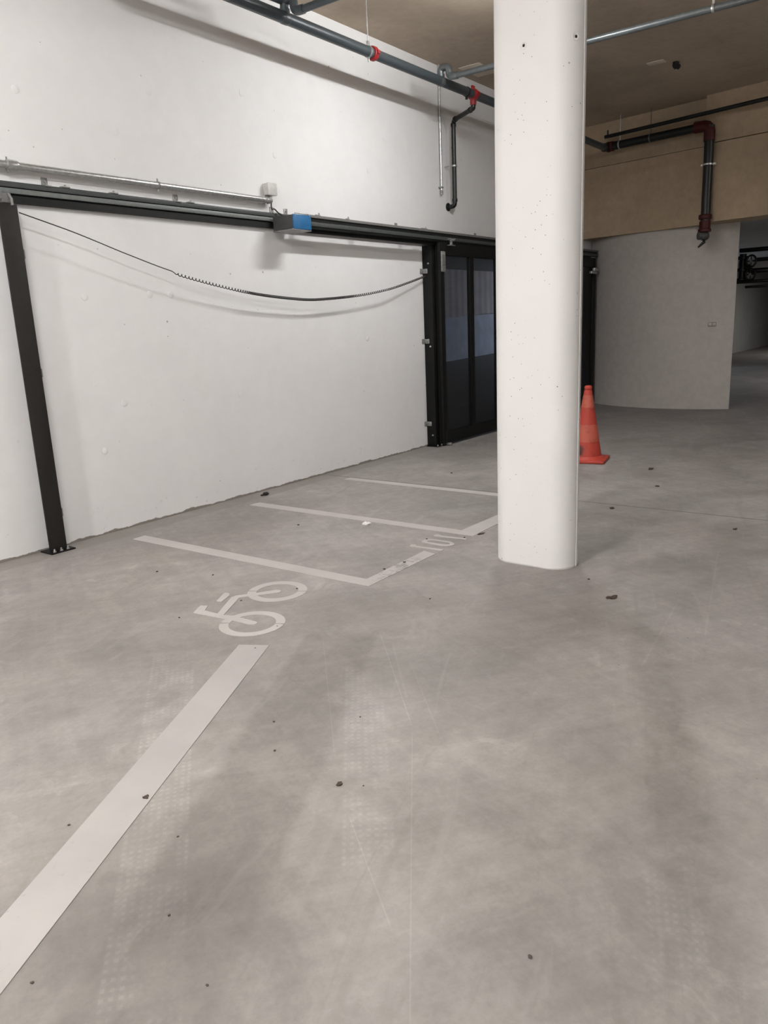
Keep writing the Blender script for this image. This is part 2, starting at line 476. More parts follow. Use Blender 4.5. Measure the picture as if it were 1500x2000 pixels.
# tie-hole plugs, a finger's width proud of the paint at one edge
for (x, z) in ((3.30, 1.72), (3.86, 1.74), (4.06, 1.74), (4.05, 3.18), (3.72, 2.86), (5.35, 2.92), (6.7, 2.95), (3.52, .95), (4.7, .9), (3.3, .62), (3.0, 3.0), (6.55, 1.30), (5.0, 3.35), (7.0, 3.3)):
    wl.lathe([(.026, 0), (.026, -.003), (.021, -.005)], (x, W, z), 'y', 18)
struct(wl.build('wall_left', M['wall']))
struct(MB().box(-8, 40, -9.2, -9, -.2, H).build('wall_right', M['wall']))
struct(MB().box(-8.2, -8, -9.2, W+.3, -.2, H).build('wall_back', M['wall']))

# ---- beam at the far end: slightly skewed to the aisle, with a nearer section on the right
def bx(y): return 12.15 + (y-5.0)*.175
def beam_poly(y0, y1, off, th): return [(bx(y0)-off, y0), (bx(y1)-off, y1), (bx(y1)-off+th, y1), (bx(y0)-off+th, y0)]
bm = MB()
bm.prism(beam_poly(3.12, W-.001, 0, .5), 2.59, 3.592).prism(beam_poly(3.12, W-.001, 0, .5), 3.602, H)
bm.prism(beam_poly(-9, 3.12, .14, .5), 2.60, 3.594).prism(beam_poly(-9, 3.12, .14, .5), 3.606, H)
bm.prism(beam_poly(-9, W-.001, -.03, .3), 2.605, H-.002)
struct(bm.build('trim_1', M['beam']))

# ---- curved grey wall under the beam
def circ3(a, b, c):
    ax, ay = a; bx_, by = b; cx, cy = c
    d = 2*(ax*(by-cy)+bx_*(cy-ay)+cx*(ay-by))
    ux = ((ax*ax+ay*ay)*(by-cy)+(bx_*bx_+by*by)*(cy-ay)+(cx*cx+cy*cy)*(ay-by))/d
    uy = ((ax*ax+ay*ay)*(cx-bx_)+(bx_*bx_+by*by)*(ax-cx)+(cx*cx+cy*cy)*(bx_-ax))/d
    return ux, uy, math.hypot(ax-ux, ay-uy)
cux, cuy, cur = circ3((12.5, 4.95), (11.99, 3.65), (12.16, 2.714))
a0 = math.atan2(5.04-cuy, 12.545-cux); a1 = math.atan2(2.714-cuy, 12.16-cux)
if a0 < 0: a0 += 2*PI
if a1 < 0: a1 += 2*PI
K = 40
outer = [(cux+cur*math.cos(a0+(a1-a0)*k/K), cuy+cur*math.sin(a0+(a1-a0)*k/K)) for k in range(K+1)]
inner = [(cux+(cur-.22)*math.cos(a0+(a1-a0)*k/K), cuy+(cur-.22)*math.sin(a0+(a1-a0)*k/K)) for k in range(K+1)]
inner[-1] = (12.40, 2.80)
cw = MB(); cw.prism(outer+inner[::-1], 0, 2.608)
o = cw.build('wall_curved', M['curved']); struct(o)
for p in o.data.polygons: p.use_smooth = abs(p.normal.z) < .5 and len(p.vertices) == 4 and p.area < .5

# ---- dim space beyond: long wall and lintel side
struct(MB().box(12.62, 40, 6.1, 6.3, -.2, 3.0).build('wall_far', M['farwall']))
struct(MB().box(39.8, 40, -9, 6.3, -.2, 3.0).build('wall_end', M['farwall']))

# ---- space behind the gate: rising ramp, two-tone wall, dark soffit
rb = MB().b
def slope(x): return .478 + .03*(x-15.88)
mb = MB()
v = [mb.b.verts.new(p) for p in ((7.0, W+.3, -.01), (22, W+.3, .05), (22, 10, slope(22)), (7.0, 10, slope(7)))]
v2 = [mb.b.verts.new(q.co-Vector((0, 0, .3))) for q in v]
mb.face(v); mb.face(v2[::-1])
for i in range(4): mb.face([v[i], v2[i], v2[(i+1) % 4], v[(i+1) % 4]])
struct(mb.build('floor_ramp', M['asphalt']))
def sloped_wall(name, za, zb, mat):
    m = MB(); x0, x1 = 7.0, 24.0
    za0, za1 = za+.03*(x0-15.9), za+.03*(x1-15.9); zb0, zb1 = zb+.035*(x0-15.9), zb+.035*(x1-15.9)
    m.b.verts.ensure_lookup_table()
    P = [(x0, 10, za0), (x1, 10, za1), (x1, 10, zb1), (x0, 10, zb0)]
    f = [m.b.verts.new(p) for p in P]; g = [m.b.verts.new((x, y+.25, z)) for x, y, z in P]
    m.face(f); m.face(g[::-1])
    for i in range(4): m.face([f[i], g[i], g[(i+1) % 4], f[(i+1) % 4]])
    return struct(m.build(name, mat))
sloped_wall('wall_ramp', .2, 1.497, M['rampwall'])
sloped_wall('wall_ramp_upper', 1.497, 2.62, M['boardwall'])
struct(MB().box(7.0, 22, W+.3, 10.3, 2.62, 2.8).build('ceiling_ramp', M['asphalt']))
struct(MB().box(6.8, 7.0, W+.3, 10.3, -.2, 2.8).build('wall_ramp_side', M['farwall']))

# ---- column: flat faces, half-round ends, a faint formwork seam down each end
CX, CY, CT, CL = 4.155, 1.972, .262, .50
prof = []
r_ = CT/2; hs = CL/2-r_
for k in range(25):
    a = -PI*k/24; prof.append((CX+r_*math.cos(a), CY-hs+r_*math.sin(a)))
for k in range(25):
    a = PI-PI*k/24; prof.append((CX+r_*math.cos(a), CY+hs+r_*math.sin(a)))
cb = MB(); cb.prism(prof, 0, H-.001)
cb.box(CX-.004, CX+.004, CY-hs-r_-.0025, CY-hs-r_+.003, 0, H-.002).box(CX-.004, CX+.004, CY+hs+r_-.003, CY+hs+r_+.0025, 0, H-.002)
col = cb.build('column', M['column'])
for p in col.data.polygons: p.use_smooth = abs(p.normal.z) < .5
struct(col, 'white painted concrete column with half-round ends standing beside the bike bays', 'column')
def tie(c, d, nm='tie_hole'):
    d = Vector(d).normalized(); rot = d.to_track_quat('Z', 'Y').to_matrix().to_4x4(); Mx = Matrix.Translation(c) @ rot
    m = MB(); segs = 22
    def ring(r, h): return [m.b.verts.new(Mx @ Vector((r*math.cos(2*PI*k/segs), r*math.sin(2*PI*k/segs), h))) for k in range(segs)]
    A = [ring(.021, -.001), ring(.0195, .0022), ring(.0155, .0022), ring(.013, .0006)]
    for i in range(len(A)-1):
        for k in range(segs): m.face([A[i][k], A[i][(k+1) % segs], A[i+1][(k+1) % segs], A[i+1][k]], True)
    m.face(A[-1])
    o1 = m.build(nm, M['column'], col)
    m = MB(); vs = [m.b.verts.new(Mx @ Vector((.0065*math.cos(2*PI*k/14)+.003, .0075*math.sin(2*PI*k/14), .0012+h))) for h in (-.001, .0008) for k in range(14)]
    m.face(vs[14:]); m.face(vs[:14][::-1])
    for k in range(14): m.face([vs[k], vs[(k+1) % 14], vs[14+(k+1) % 14], vs[14+k]])
    m.build('bore', M['hole'], o1)
tie((CX-r_, 2.00, 2.806), (-1, 0, 0))
an = math.radians(238); tie((CX+r_*math.cos(an), CY-hs+r_*math.sin(an), 2.805), (math.cos(an), math.sin(an), 0))

# ================================================================== back rail along the wall
gr = thing('gate_rail', 'long dark steel sliding rail fixed along the white wall', 'rail', (7.4, 5.0, 2.30))
m = MB(); X0, X1 = 1.2, 12.5
m.box(X0, X1, 5.03, W, 2.302, 2.43)
m.box(X0, X1, 5.012, 5.032, 2.302, 2.345)
m.build('rail_channel', M['raildark'], gr)
MB().box(X0, X1, 5.008, 5.035, 2.396, 2.43, .002).build('rail_top', M['railmid'], gr)
MB().box(X0, X1, 5.000, 5.034, 2.357, 2.388, .002).build('rail_flange', M['rail'], gr)
for x in (3.11, 4.195, 5.25, 5.43, 7.14, 8.83, 10.4):
    m = MB(); m.box(x-.022, x+.022, W-.008, W, 2.42, 2.485, .002); m.box(x-.022, x+.022, W-.05, W, 2.425, 2.432)
    m.lathe([(.008, 0), (.008, -.014)], (x, W, 2.462), 'y', 10)
    m.build('rail_bracket', M['bracket'], gr)
for x in (3.24, 3.62, 4.32, 7.38):
    m = MB(); m.box(x-.03, x+.03, 5.0, 5.04, 2.430, 2.440, .003); m.lathe([(.007, 2.44), (.007, 2.45)], (x, 5.015, 0), 'z', 8); m.build('rail_joint', M['bracket'], gr)
# wheel carriage of the rail at the left post
m = MB(); m.box(2.735, 2.80, 4.93, 5.0, 2.285, 2.345, .006).lathe([(.028, 0), (.028, -.02)], (2.715, 4.95, 2.33), 'y', 18).tube([(2.78, 4.93, 2.34), (2.79, 4.915, 2.31), (2.79, 4.915, 2.27)], .009, 8)
m.build('end_stop', M['plate'], gr)

# ---- front drive beam, from the motor to the right
dr = thing('drive_beam', 'dark grey drive beam above the gate, running right from the blue motor', 'rail', (8.85, 4.86, 2.275))
DX0, DX1 = 5.41, 12.32
MB().box(DX0, DX1, 4.832, 4.842, 2.312, 2.412).build('beam_web', M['raildark'], dr)
MB().box(DX0+.03, DX1, 4.920, 4.935, 2.276, 2.312).build('lower_channel', M['raildark'], dr)
MB().box(DX0, DX1, 4.822, 4.834, 2.322, 2.358, .003).build('beam_flange', M['railmid'], dr)
MB().box(DX0, DX1, 4.820, 4.838, 2.392, 2.416, .002).build('cover_plate', M['plate'], dr)
for x in (5.55, 6.35, 7.14, 8.8, 10.6, 12.0):
    MB().box(x-.015, x+.015, 4.842, W-.052, 2.37, 2.385, .002).build('beam_bracket', M['bracket'], dr)
for x, s in ((7.36, .05), (5.62, .03), (6.05, .02)):
    m = MB(); m.box(x-s, x+s, 4.822, 4.842, 2.416, 2.424, .002); m.lathe([(.006, 2.42), (.006, 2.44)], (x+s*.6, 4.832, 0), 'z', 8); m.build('bolt_plate', M['bracket'], dr)

# ---- motor
mt = thing('gate_motor', 'dark gate motor with a blue front cover on the rail', 'motor', (5.31, 4.86, 2.27))
MB().box(5.195, 5.425, 4.758, 4.985, 2.276, 2.388, .004).build('housing', M['motor'], mt)
MB().box(5.200, 5.428, 4.746, 4.760, 2.272, 2.392, .003).build('front_cover', M['blue'], mt)['label'] = 'blue front cover'
MB().box(5.19, 5.43, 4.75, 4.985, 2.262, 2.274, .003).build('base_plate', M['bracket'], mt)
m = MB(); m.box(5.27, 5.44, 4.78, 4.90, 2.390, 2.402, .002).tube([(5.28, 4.80, 2.408), (5.50, 4.83, 2.412)], .006, 8).tube([(5.47, 4.80, 2.405), (5.51, 4.86, 2.422)], .006, 8)
m.build('mounting_bracket', M['galv'], mt)
for x in (5.22, 5.405):
    MB().lathe([(.005, 4.746), (.005, 4.741)], (x, 0, 2.378), 'y', 8).build('cover_screw', M['galv'], mt)

# ---- junction box, lead, conduit
jb = thing('junction_box', 'small pale grey junction box on the wall above the blue motor', 'box', (5.215, W, 2.62))
MB().box(5.163, 5.268, W-.055, W, 2.572, 2.668, .006).build('box_body', M['lightgrey'], jb)
MB().box(5.160, 5.271, W-.072, W-.054, 2.569, 2.671, .005).build('box_lid', M['lightgrey'], jb)
MB().lathe([(.011, 2.572), (.011, 2.548), (.007, 2.540)], (5.225, W-.035, 0), 'z', 12).build('cable_gland', M['lightgrey'], jb)
ld = MB().tube(fillet([(5.225, W-.035, 2.545), (5.215, W-.04, 2.49), (5.21, W-.045, 2.455), (5.24, W-.05, 2.405+.06), (5.275, W-.06, 2.43), (5.30, W-.08, 2.415), (5.315, W-.10, 2.395), (5.33, W-.11, 2.382)], .04, 5), .0065, 10)
tag(ld.build('motor_lead', M['cable']), 'short black lead from the pale junction box down to the blue motor', 'cable')
cd = thing('conduit_pipe', 'shiny galvanised conduit along the white wall above the rail', 'pipe', (3.2, W-.055, 2.525))
m = MB(); m.tube([(1.2, W-.055, 2.525), (5.17, W-.055, 2.525)], .024, 18); m.build('conduit_tube', M['galv'], cd)
m = MB(); m.tube([(5.16, W-.055, 2.525), (5.175, W-.055, 2.525), (5.205, W-.055, 2.525)], [.029, .029, .018], 18); m.build('end_bush', M['bracket'], cd)
for x in (2.84, 4.0, 5.12):
    m = MB(); ring_of(m, (x, W-.055, 2.525), (1, 0, 0), .0275, .010); m.box(x-.006, x+.006, W-.03, W, 2.515, 2.535)
    m.box(x-.004, x+.004, W-.06, W-.052, 2.549, 2.572); m.box(x-.004, x+.004, W-.06, W-.052, 2.480, 2.501)
    m.build('conduit_clip', M['bracket'], cd)
m = MB(); ring_of(m, (2.87, W-.055, 2.525), (1, 0, 0), .033, .035); m.build('conduit_coupling', M['galv'], cd)

# ---- spiral cable
ctl = [(2.836, 2.232), (3.02, 2.185), (3.227, 2.130), (3.618, 2.010), (4.002, 1.903), (4.417, 1.819), (4.867, 1.749), (5.378, 1.706), (5.659, 1.701), (6.283, 1.739), (6.809, 1.803), (7.22, 1.876), (7.63, 1.958)]
def cat(x):
    for i in range(len(ctl)-1):
        if ctl[i][0] <= x <= ctl[i+1][0]:
            p0 = ctl[max(i-1, 0)]; p1 = ctl[i]; p2 = ctl[i+1]; p3 = ctl[min(i+2, len(ctl)-1)]
            t = (x-p1[0])/(p2[0]-p1[0]); h = p2[0]-p1[0]
            m1 = (p2[1]-p0[1])/(p2[0]-p0[0])*h; m2 = (p3[1]-p1[1])/(p3[0]-p1[0])*h
            return (2*t**3-3*t*t+1)*p1[1]+(t**3-2*t*t+t)*m1+(-2*t**3+3*t*t)*p2[1]+(t**3-t*t)*m2
    return ctl[-1][1]
YC = 4.93
pts = []
x = 2.836
while x < 4.02:
    pts.append((x, YC, cat(x))); x += .04
x = 4.02; ph = 0.0
def pitch(x):
    if x < 4.62: return .034
    if x < 4.85: return .034-(x-4.62)/.23*.021
    if x < 6.05: return .013
    if x < 6.3: return .013+(x-6.05)/.25*.019
    return .032
while x < 7.628:
    r = .0095*min(1, (x-4.01)/.05) if x < 7.58 else .0095*max(0, (7.628-x)/.055)
    yc = YC+max(0, x-6.8)/.83*.075
    pts.append((x, yc+r*math.sin(ph), cat(x)-.0095+r*math.cos(ph)))
    dp = 2*PI/9; ph += dp; x += pitch(x)/9
tag(MB().tube(pts, .0038, 6).build('spiral_cable', M['cable']), 'black coiled cable sagging across the white wall under the rail', 'cable')

# ---- left post
sp = thing('stop_post', 'dark upright steel post standing against the white wall at far left', 'post', (2.77, 4.99, 0))
MB().box(2.705, 2.832, 4.935, 4.947, .008, 2.285, .002).box(2.812, 2.830, 4.945, W-.008, .008, 2.27, .002).build('post_profile', M['charcoal'], sp)
m = MB(); m.box(2.69, 2.872, 4.895, W-.01, .001, .010, .002); m.build('base_plate', M['black'], sp)
for x in (2.725, 2.775, 2.825):
    m = MB(); m.lathe([(.012, .010), (.012, .019), (.006, .020), (.006, .032)], (x, 4.915, 0), 'z', 10); m.build('anchor_bolt', M['galv'], sp)
for z in (1.992, 1.221, .246):
    m = MB(); m.box(2.83, 2.90, W-.006, W, z-.030, z+.030, .006); m.box(2.831, 2.837, W-.05, W, z-.026, z+.026)
    m.lathe([(.010, 0), (.010, -.014), (.004, -.018)], (2.868, W-.006, z+.006), 'y', 10); m.build('wall_clamp', M['bracket'], sp)
for z in (2.06, .10, .66):
    m = MB(); m.lathe([(.007, 4.936), (.007, 4.933)], (2.722, 0, z), 'y', 10); m.build('drill_hole', M['hole'], sp)

# ---- gate frame posts
gp = thing('gate_post', 'black upright gate post fixed to the white wall at the left end of the gate', 'post', (7.68, 4.99, 0))
MB().box(7.63, 7.715, 4.925, W-.002, .008, 2.275, .003).build('post_tube', M['black'], gp)
MB().box(7.715, 7.74, 4.915, 4.99, .008, 2.26, .002).build('rubber_seal', M['hole'], gp)
MB().box(7.60, 7.80, 4.88, W-.005, .001, .009, .002).build('base_plate', M['black'], gp)
for x, y in ((7.625, 4.90), (7.70, 4.895), (7.775, 4.90)):
    MB().lathe([(.010, .009), (.010, .018), (.005, .018), (.005, .028)], (x, y, 0), 'z', 10).build('anchor_bolt', M['galv'], gp)
for z in (2.0, 1.225, .27):
    m = MB(); m.box(7.575, 7.632, W-.006, W, z-.028, z+.028, .005); m.box(7.624, 7.630, W-.07, W, z-.026, z+.026, .002)
    m.lathe([(.009, 7.624), (.009, 7.614)], (0, W-.045, z), 'x', 10); m.build('wall_clamp', M['bracket'], gp)
for z in (2.08, 1.165, .135):
    MB().lathe([(.010, 7.63), (.010, 7.618), (.006, 7.614)], (0, 4.965, z), 'x', 10).build('side_bolt', M['galv'], gp)
ge = thing('gate_post', 'black gate post at the far right end of the gate, beside the curved wall', 'post', (12.37, 4.99, 0))
MB().box(12.31, 12.40, 4.90, W-.002, .002, 2.30, .003).build('post_tube', M['black'], ge)
for z in (2.0, 1.70, .55):
    MB().box(12.285, 12.312, 4.885, 4.93, z-.07, z+.07, .003).build('hinge_plate', M['motor'], ge)

# ---- the gate
gt = thing('sliding_gate', 'large black sliding gate with fine mesh panels, closed behind the column', 'gate', (9.98, 4.87, .03))
GY0, GY1 = 4.845, 4.895
GL, GR, GB, GT = 7.685, 12.29, .03, 2.30
muls = [8.395+.66*k for k in range(6)]
MB().box(GL, GL+.085, GY0, GY1, GB, GT, .003).build('stile', M['black'], gt)
MB().box(GR-.085, GR, GY0, GY1, GB, GT, .003).build('stile', M['black'], gt)
MB().box(GL+.085, GR-.085, GY0, GY1, GB, GB+.135, .003).build('bottom_rail', M['black'], gt)
MB().box(GL+.085, GR-.085, GY0, GY1, GT-.135, GT, .003).build('top_rail', M['black'], gt)
for x in muls: MB().box(x-.045, x+.045, GY0+.002, GY1-.002, GB+.135, GT-.135, .003).build('mullion', M['black'], gt)
ed = [GL+.085] + [v for x in muls for v in (x-.045, x+.045)] + [GR-.085]
for i in range(0, len(ed), 2):
    MB().box(ed[i], ed[i+1], 4.870, 4.8703, GB+.135, GT-.135).build('mesh_panel', M['mesh'], gt)
m = MB(); m.box(7.700, 7.785, 4.833, 4.845, 1.985, 2.205, .003)
m.build('strike_plate', M['bracket'], gt)['label'] = 'pale grey strike plate'
m = MB(); m.box(7.712, 7.765, 4.827, 4.834, 2.05, 2.17, .002).lathe([(.006, 4.833), (.006, 4.825)], (7.745, 0, 2.03), 'y', 8); m.build('strike_keep', M['plate'], gt)
m = MB(); m.box(7.81, 7.94, 4.795, 4.822, 2.268, 2.276, .002).box(7.835, 7.915, 4.79, 4.822, 2.315, 2.335, .004).box(7.855, 7.895, 4.80, 4.822, 2.276, 2.345, .003)
for x in (7.83, 7.875, 7.92): m.lathe([(.010, 4.822), (.010, 4.782)], (x, 0, 2.335), 'y', 10)
m.build('roller_carriage', M['galv'], gt)
m = MB(); m.box(12.02, 12.24, 4.80, 4.846, 2.06, 2.10, .006).box(12.10, 12.27, 4.79, 4.83, 2.10, 2.15, .006)
m.build('end_catch', M['galv'], gt)
m = MB(); m.box(7.74, 7.80, 4.81, 4.845, .012, .034, .003).lathe([(.013, 4.86), (.013, 4.80)], (7.77, 0, .018), 'y', 12); m.build('floor_guide', M['galv'], gt)

# ================================================================== pipes
PY_, PZ = 4.53, 3.785
mp = thing('sprinkler_main_pipe', 'thick dark blue-grey sprinkler pipe hung along the white wall', 'pipe', (7.0, PY_, PZ))
m = MB(); m.tube(fillet([(3.3, PY_, H-.005), (3.3, PY_, PZ), (11.70, PY_, PZ), ], .10, 8), .0445, 22); m.build('pipe_run', M['pipe'], mp)
cxp = 6.15
m = MB(); ring_of(m, (cxp, PY_, PZ), (1, 0, 0), .060, .026); m.box(cxp-.016, cxp+.016, PY_-.075, PY_-.05, PZ-.016, PZ+.016, .003).box(cxp-.016, cxp+.016, PY_+.05, PY_+.075, PZ-.016, PZ+.016, .003)
m.build('pipe_coupling', M['red'], mp)['label'] = 'red pipe coupling'
m = MB(); ring_of(m, (cxp-.065, PY_, PZ), (1, 0, 0), .050, .012); m.box(cxp-.075, cxp-.055, PY_-.012, PY_+.012, PZ+.045, PZ+.085, .002)
m.box(cxp-.07, cxp-.06, PY_-.010, PY_+.010, PZ-.080, PZ-.045, .002).tube([(cxp-.065, PY_, PZ+.08), (cxp-.065, PY_, H)], .005, 8)
m.build('hanger_clamp', M['galv'], mp)
m = MB(); ring_of(m, (7.93, PY_, PZ), (1, 0, 0), .058, .034); m.box(7.90, 7.96, PY_-.010, PY_+.010, PZ+.05, PZ+.085, .004).box(7.90, 7.96, PY_-.07, PY_-.045, PZ-.02, PZ+.02, .004)
m.tube([(7.93, PY_, PZ-.04), (7.93, PY_, PZ-.085), (7.93, PY_, PZ-.105)], [.036, .034, .030], 16)
m.build('pipe_tee', M['red'], mp)['label'] = 'red branch tee'
m = MB(); ring_of(m, (7.79, PY_, PZ), (1, 0, 0), .049, .012); m.box(7.78, 7.80, PY_-.01, PY_+.01, PZ-.075, PZ-.04); m.build('pipe_clamp', M['pipeblack'], mp)

def branch(xb, yend, label, mat):
    t = thing('branch_pipe', label, 'pipe', (xb, PY_, PZ), None)
    MB().tube(fillet([(xb, PY_, PZ+.03), (xb, PY_, PZ+.115), (xb, PY_-.10, PZ+.115), (xb, PY_-.10, PZ+.02), (xb, PY_-.20, PZ+.015)], .05, 6), .034, 16).build('swing_elbow', mat[0], t)
    MB().tube([(xb, PY_-.13, PZ+.015), (xb, yend, PZ+.015)], .0275, 18).build('pipe_run', mat[1], t)
    m = MB(); m.tube([(xb, PY_, PZ+.02), (xb, PY_, PZ+.06)], .042, 16); ring_of(m, (xb, PY_, PZ), (1, 0, 0), .048, .035); m.build('saddle_tee', mat[0], t)
    return t
b1 = branch(5.02, -5.0, 'dark branch pipe crossing under the ceiling at the top left', (M['pipe'], M['pipe']))
MB().tube([(4.52, PY_+.02, PZ+.40), (4.56, PY_+.02, PZ+.14), (4.64, PY_+.02, PZ+.105), (4.98, PY_+.0, PZ+.10)], .017, 12).build('side_feed', M['pipe'], b1)
b2 = branch(7.28, -5.0, 'grey branch pipe crossing under the ceiling behind the white column', (M['branch'], M['branch']))
for y in (1.93, -1.2):
    m = MB(); ring_of(m, (7.28, y, PZ+.015), (0, 1, 0), .034, .012); m.tube([(7.28, y, PZ+.04), (7.28, y, H)], .005, 8); m.box(7.27, 7.29, y-.01, y+.01, PZ+.045, PZ+.08)
    m.build('hanger_clamp', M['galv'], b2)
RX, RY = 8.045, 5.028
rd = thing('wall_rod', 'thin shiny metal rod running straight down the white wall beside the black drop pipe', 'rod', (RX, RY, 2.85))
MB().tube([(RX, RY, 2.88), (RX, RY, H-.003)], .013, 12).build('rod_shaft', M['galv'], rd)
MB().lathe([(.017, 2.855), (.017, 2.895), (.013, 2.90)], (RX, RY, 0), 'z', 12).build('end_sleeve', M['bracket'], rd)
for z in (2.93,): MB().box(RX-.035, RX+.020, RY-.016, W, z-.008, z+.008, .002).build('rod_clip', M['bracket'], rd)

dp = thing('drop_pipe', 'thin black pipe bending down the white wall from the red tee', 'pipe', (8.16, 4.97, 2.70))
KX, KY = 8.215, 4.955
MB().tube(fillet([(7.93, PY_, PZ-.10), (7.93, PY_, 3.650), (KX, KY, 3.650), (KX, KY, 2.735), (KX-.005, W-.006, 2.735)], .06, 7), .025, 16).build('pipe_run', M['pipeblack'], dp)
for p, d in (((KX, KY, 3.60), (0, 0, 1)), ((KX-.035, KY-.05, 3.650), (KX-7.93, KY-PY_, 0)), ((7.97, PY_+.06, 3.650), (KX-7.93, KY-PY_, 0)), ((KX, KY, 2.80), (0, 0, 1))):
    m = MB(); ring_of(m, p, d, .031, .018); m.build('elbow_socket', M['pipeblack'], dp)
MB().lathe([(.045, W), (.045, W-.012), (.030, W-.018)], (KX-.005, 0, 2.735), 'y', 20).build('wall_flange', M['pipeblack'], dp)
m = MB(); ring_of(m, (KX, KY, 3.17), (0, 0, 1), .031, .010); m.tube([(KX-.03, KY+.0, 3.17), (KX-.06, W, 3.165)], .006, 8).box(KX+.025, KX+.05, KY-.012, KY+.012, 3.162, 3.178); m.build('pipe_bracket', M['galv'], dp)

# ---- standpipe in front of the far beam
def on(y, off): return bx(y)-off
st = thing('standpipe', 'black pipe with red elbows running along and down the far tan beam', 'pipe', (on(3.03, .25), 3.03, 2.40))
p1 = (on(4.53, .26), 4.53, 3.80); p2 = (on(3.03, .25), 3.03, 3.80)
MB().tube(fillet([(11.71, PY_, PZ), p1, (on(4.35, .26), 4.35, 3.80)], .07, 6), .058, 16).build('corner_elbow', M['pipeblack'], st)
MB().tube([p1, p2], .055, 18).build('pipe_run', M['pipeblack'], st)
MB().tube([p2, (p2[0], p2[1]-.004, 2.60)], .062, 18).build('pipe_drop', M['pipeblack'], st)
MB().tube(fillet([(p2[0]+.035, p2[1]+.20, p2[2]+.008), p2, (p2[0], p2[1], p2[2]-.19)], .14, 8), .072, 18).build('red_elbow', M['redark'], st)['label'] = 'dark red elbow'
d_ = Vector(p2)-Vector(p1)
for t, mat, nm, rr in ((.02, 'redark', 'pipe_coupling', .07), (.06, 'redark', 'pipe_coupling', .068), (.14, 'galv', 'pipe_clamp', .060), (.45, 'branch', 'pipe_clamp', .058)):
    m = MB(); c = Vector(p1)+d_*t; ring_of(m, c, d_, rr, .022 if mat == 'redark' else .010)
    if mat != 'redark': m.tube([c+Vector((0, 0, .05)), (c.x, c.y, H-.003)], .006, 8)
    m.build(nm, M[mat], st)
for z, mat, rr, w in ((3.32, 'galv', .068, .012), (2.66, 'redark', .085, .030), (2.55, 'redark', .072, .06), (2.485, 'redark', .085, .022)):
    m = MB(); ring_of(m, (p2[0], p2[1], z), (0, 0, 1), rr, w)
    if mat == 'galv': m.box(p2[0]-.008, p2[0]+.20, p2[1]-.008, p2[1]+.008, z-.008, z+.008).box(p2[0]-.01, p2[0]+.01, p2[1]-.10, p2[1]+.09, z-.012, z+.012)
    m.build('pipe_clamp' if mat == 'galv' else 'pipe_coupling', M[mat], st)
m = MB(); m.ball((p2[0], p2[1], 2.415), .068, 3, 0, (1, 1, .95)); ring_of(m, (p2[0]-.03, p2[1]+.045, 2.42), (-.6, .8, 0), .055, .03); m.build('valve_body', M['motor'], st)
m = MB(); m.tube([(p2[0]-.03, p2[1], 2.37), (p2[0]-.04, p2[1]-.015, 2.335), (p2[0]-.05, p2[1]+.06, 2.27)], [.014, .022, .012], 10); m.build('valve_lever', M['pipeblack'], st)
tp = MB(); tp.tube([(on(4.56, .25), 4.56, 3.945), (on(2.3, .42), 2.3, 3.93), (on(-6, .42), -6, 3.93)], .026, 14).tube([(on(4.52, .25), 4.52, 3.945), (on(4.52, .25), 4.52, 4.03)], .012, 8)
tag(tp.build('overhead_pipe', M['pipeblack']), 'thin dark pipe running level along the top of the far tan beam', 'pipe')

# ---- pipes and valves in the dim space on the right
FX = 13.6
for k_, (z, r, y0, lab) in enumerate(((2.325, .034, 3.06, 'highest dark pipe in the dim opening right of the curved wall'),
                        (2.165, .030, 2.80, 'dark pipe joining the upper wheel of the valve set, right opening'),
                        (1.995, .040, 2.86, 'thick dark pipe level with the lower valve wheel, right opening'),
                        (1.835, .026, 3.02, 'dark pipe under the valve set in the right opening'),
                        (1.752, .020, 2.86, 'lowest thin dark pipe in the right opening'))):
    px_ = FX+.10*(2-k_)
    t = thing('hanging_pipe', lab, 'pipe', (px_, y0, z))
    MB().tube([(px_, y0, z), (px_, -2.5, z-.01)], r, 14).build('pipe_run', M['pipeblack'], t)
    for y in (1.6, -1.4): MB().tube([(px_, y-.1*z, z+r), (px_, y-.1*z, 2.610)], .006, 8).build('pipe_hanger', M['bracket'], t)
vs = thing('valve_set', 'dark stack of pipe valves at the edge of the curved wall', 'valve', (FX, 2.94, 1.82))
MB().tube([(FX, 2.96, 1.82), (FX, 2.96, 2.26)], .055, 14).build('valve_riser', M['pipeblack'], vs)
for z in (1.87, 2.02, 2.20):
    m = MB(); ring_of(m, (FX, 2.96, z), (0, 0, 1), .085, .025); m.build('riser_flange', M['pipeblack'], vs)
for z in (2.14, 1.94):
    m = MB(); n = 24
    m.tube([(FX-.10, 2.82+.07*math.cos(2*PI*k/n), z+.085*math.sin(2*PI*k/n)) for k in range(n+1)], .016, 8, False)
    m.tube([(FX-.10, 2.75, z), (FX-.10, 2.89, z)], .010, 8).tube([(FX-.10, 2.82, z-.08), (FX-.10, 2.82, z+.08)], .010, 8)
    hw = m.build('hand_wheel', M['pipeblack'], vs)
    MB().lathe([(.022, FX-.12), (.022, FX-.02)], (0, 2.82, z), 'x', 12).build('wheel_hub', M['bracket'], hw)
MB().box(FX-.04, FX+.04, 2.83, 2.96, 1.98, 2.10, .01).build('valve_block', M['pipeblack'], vs)

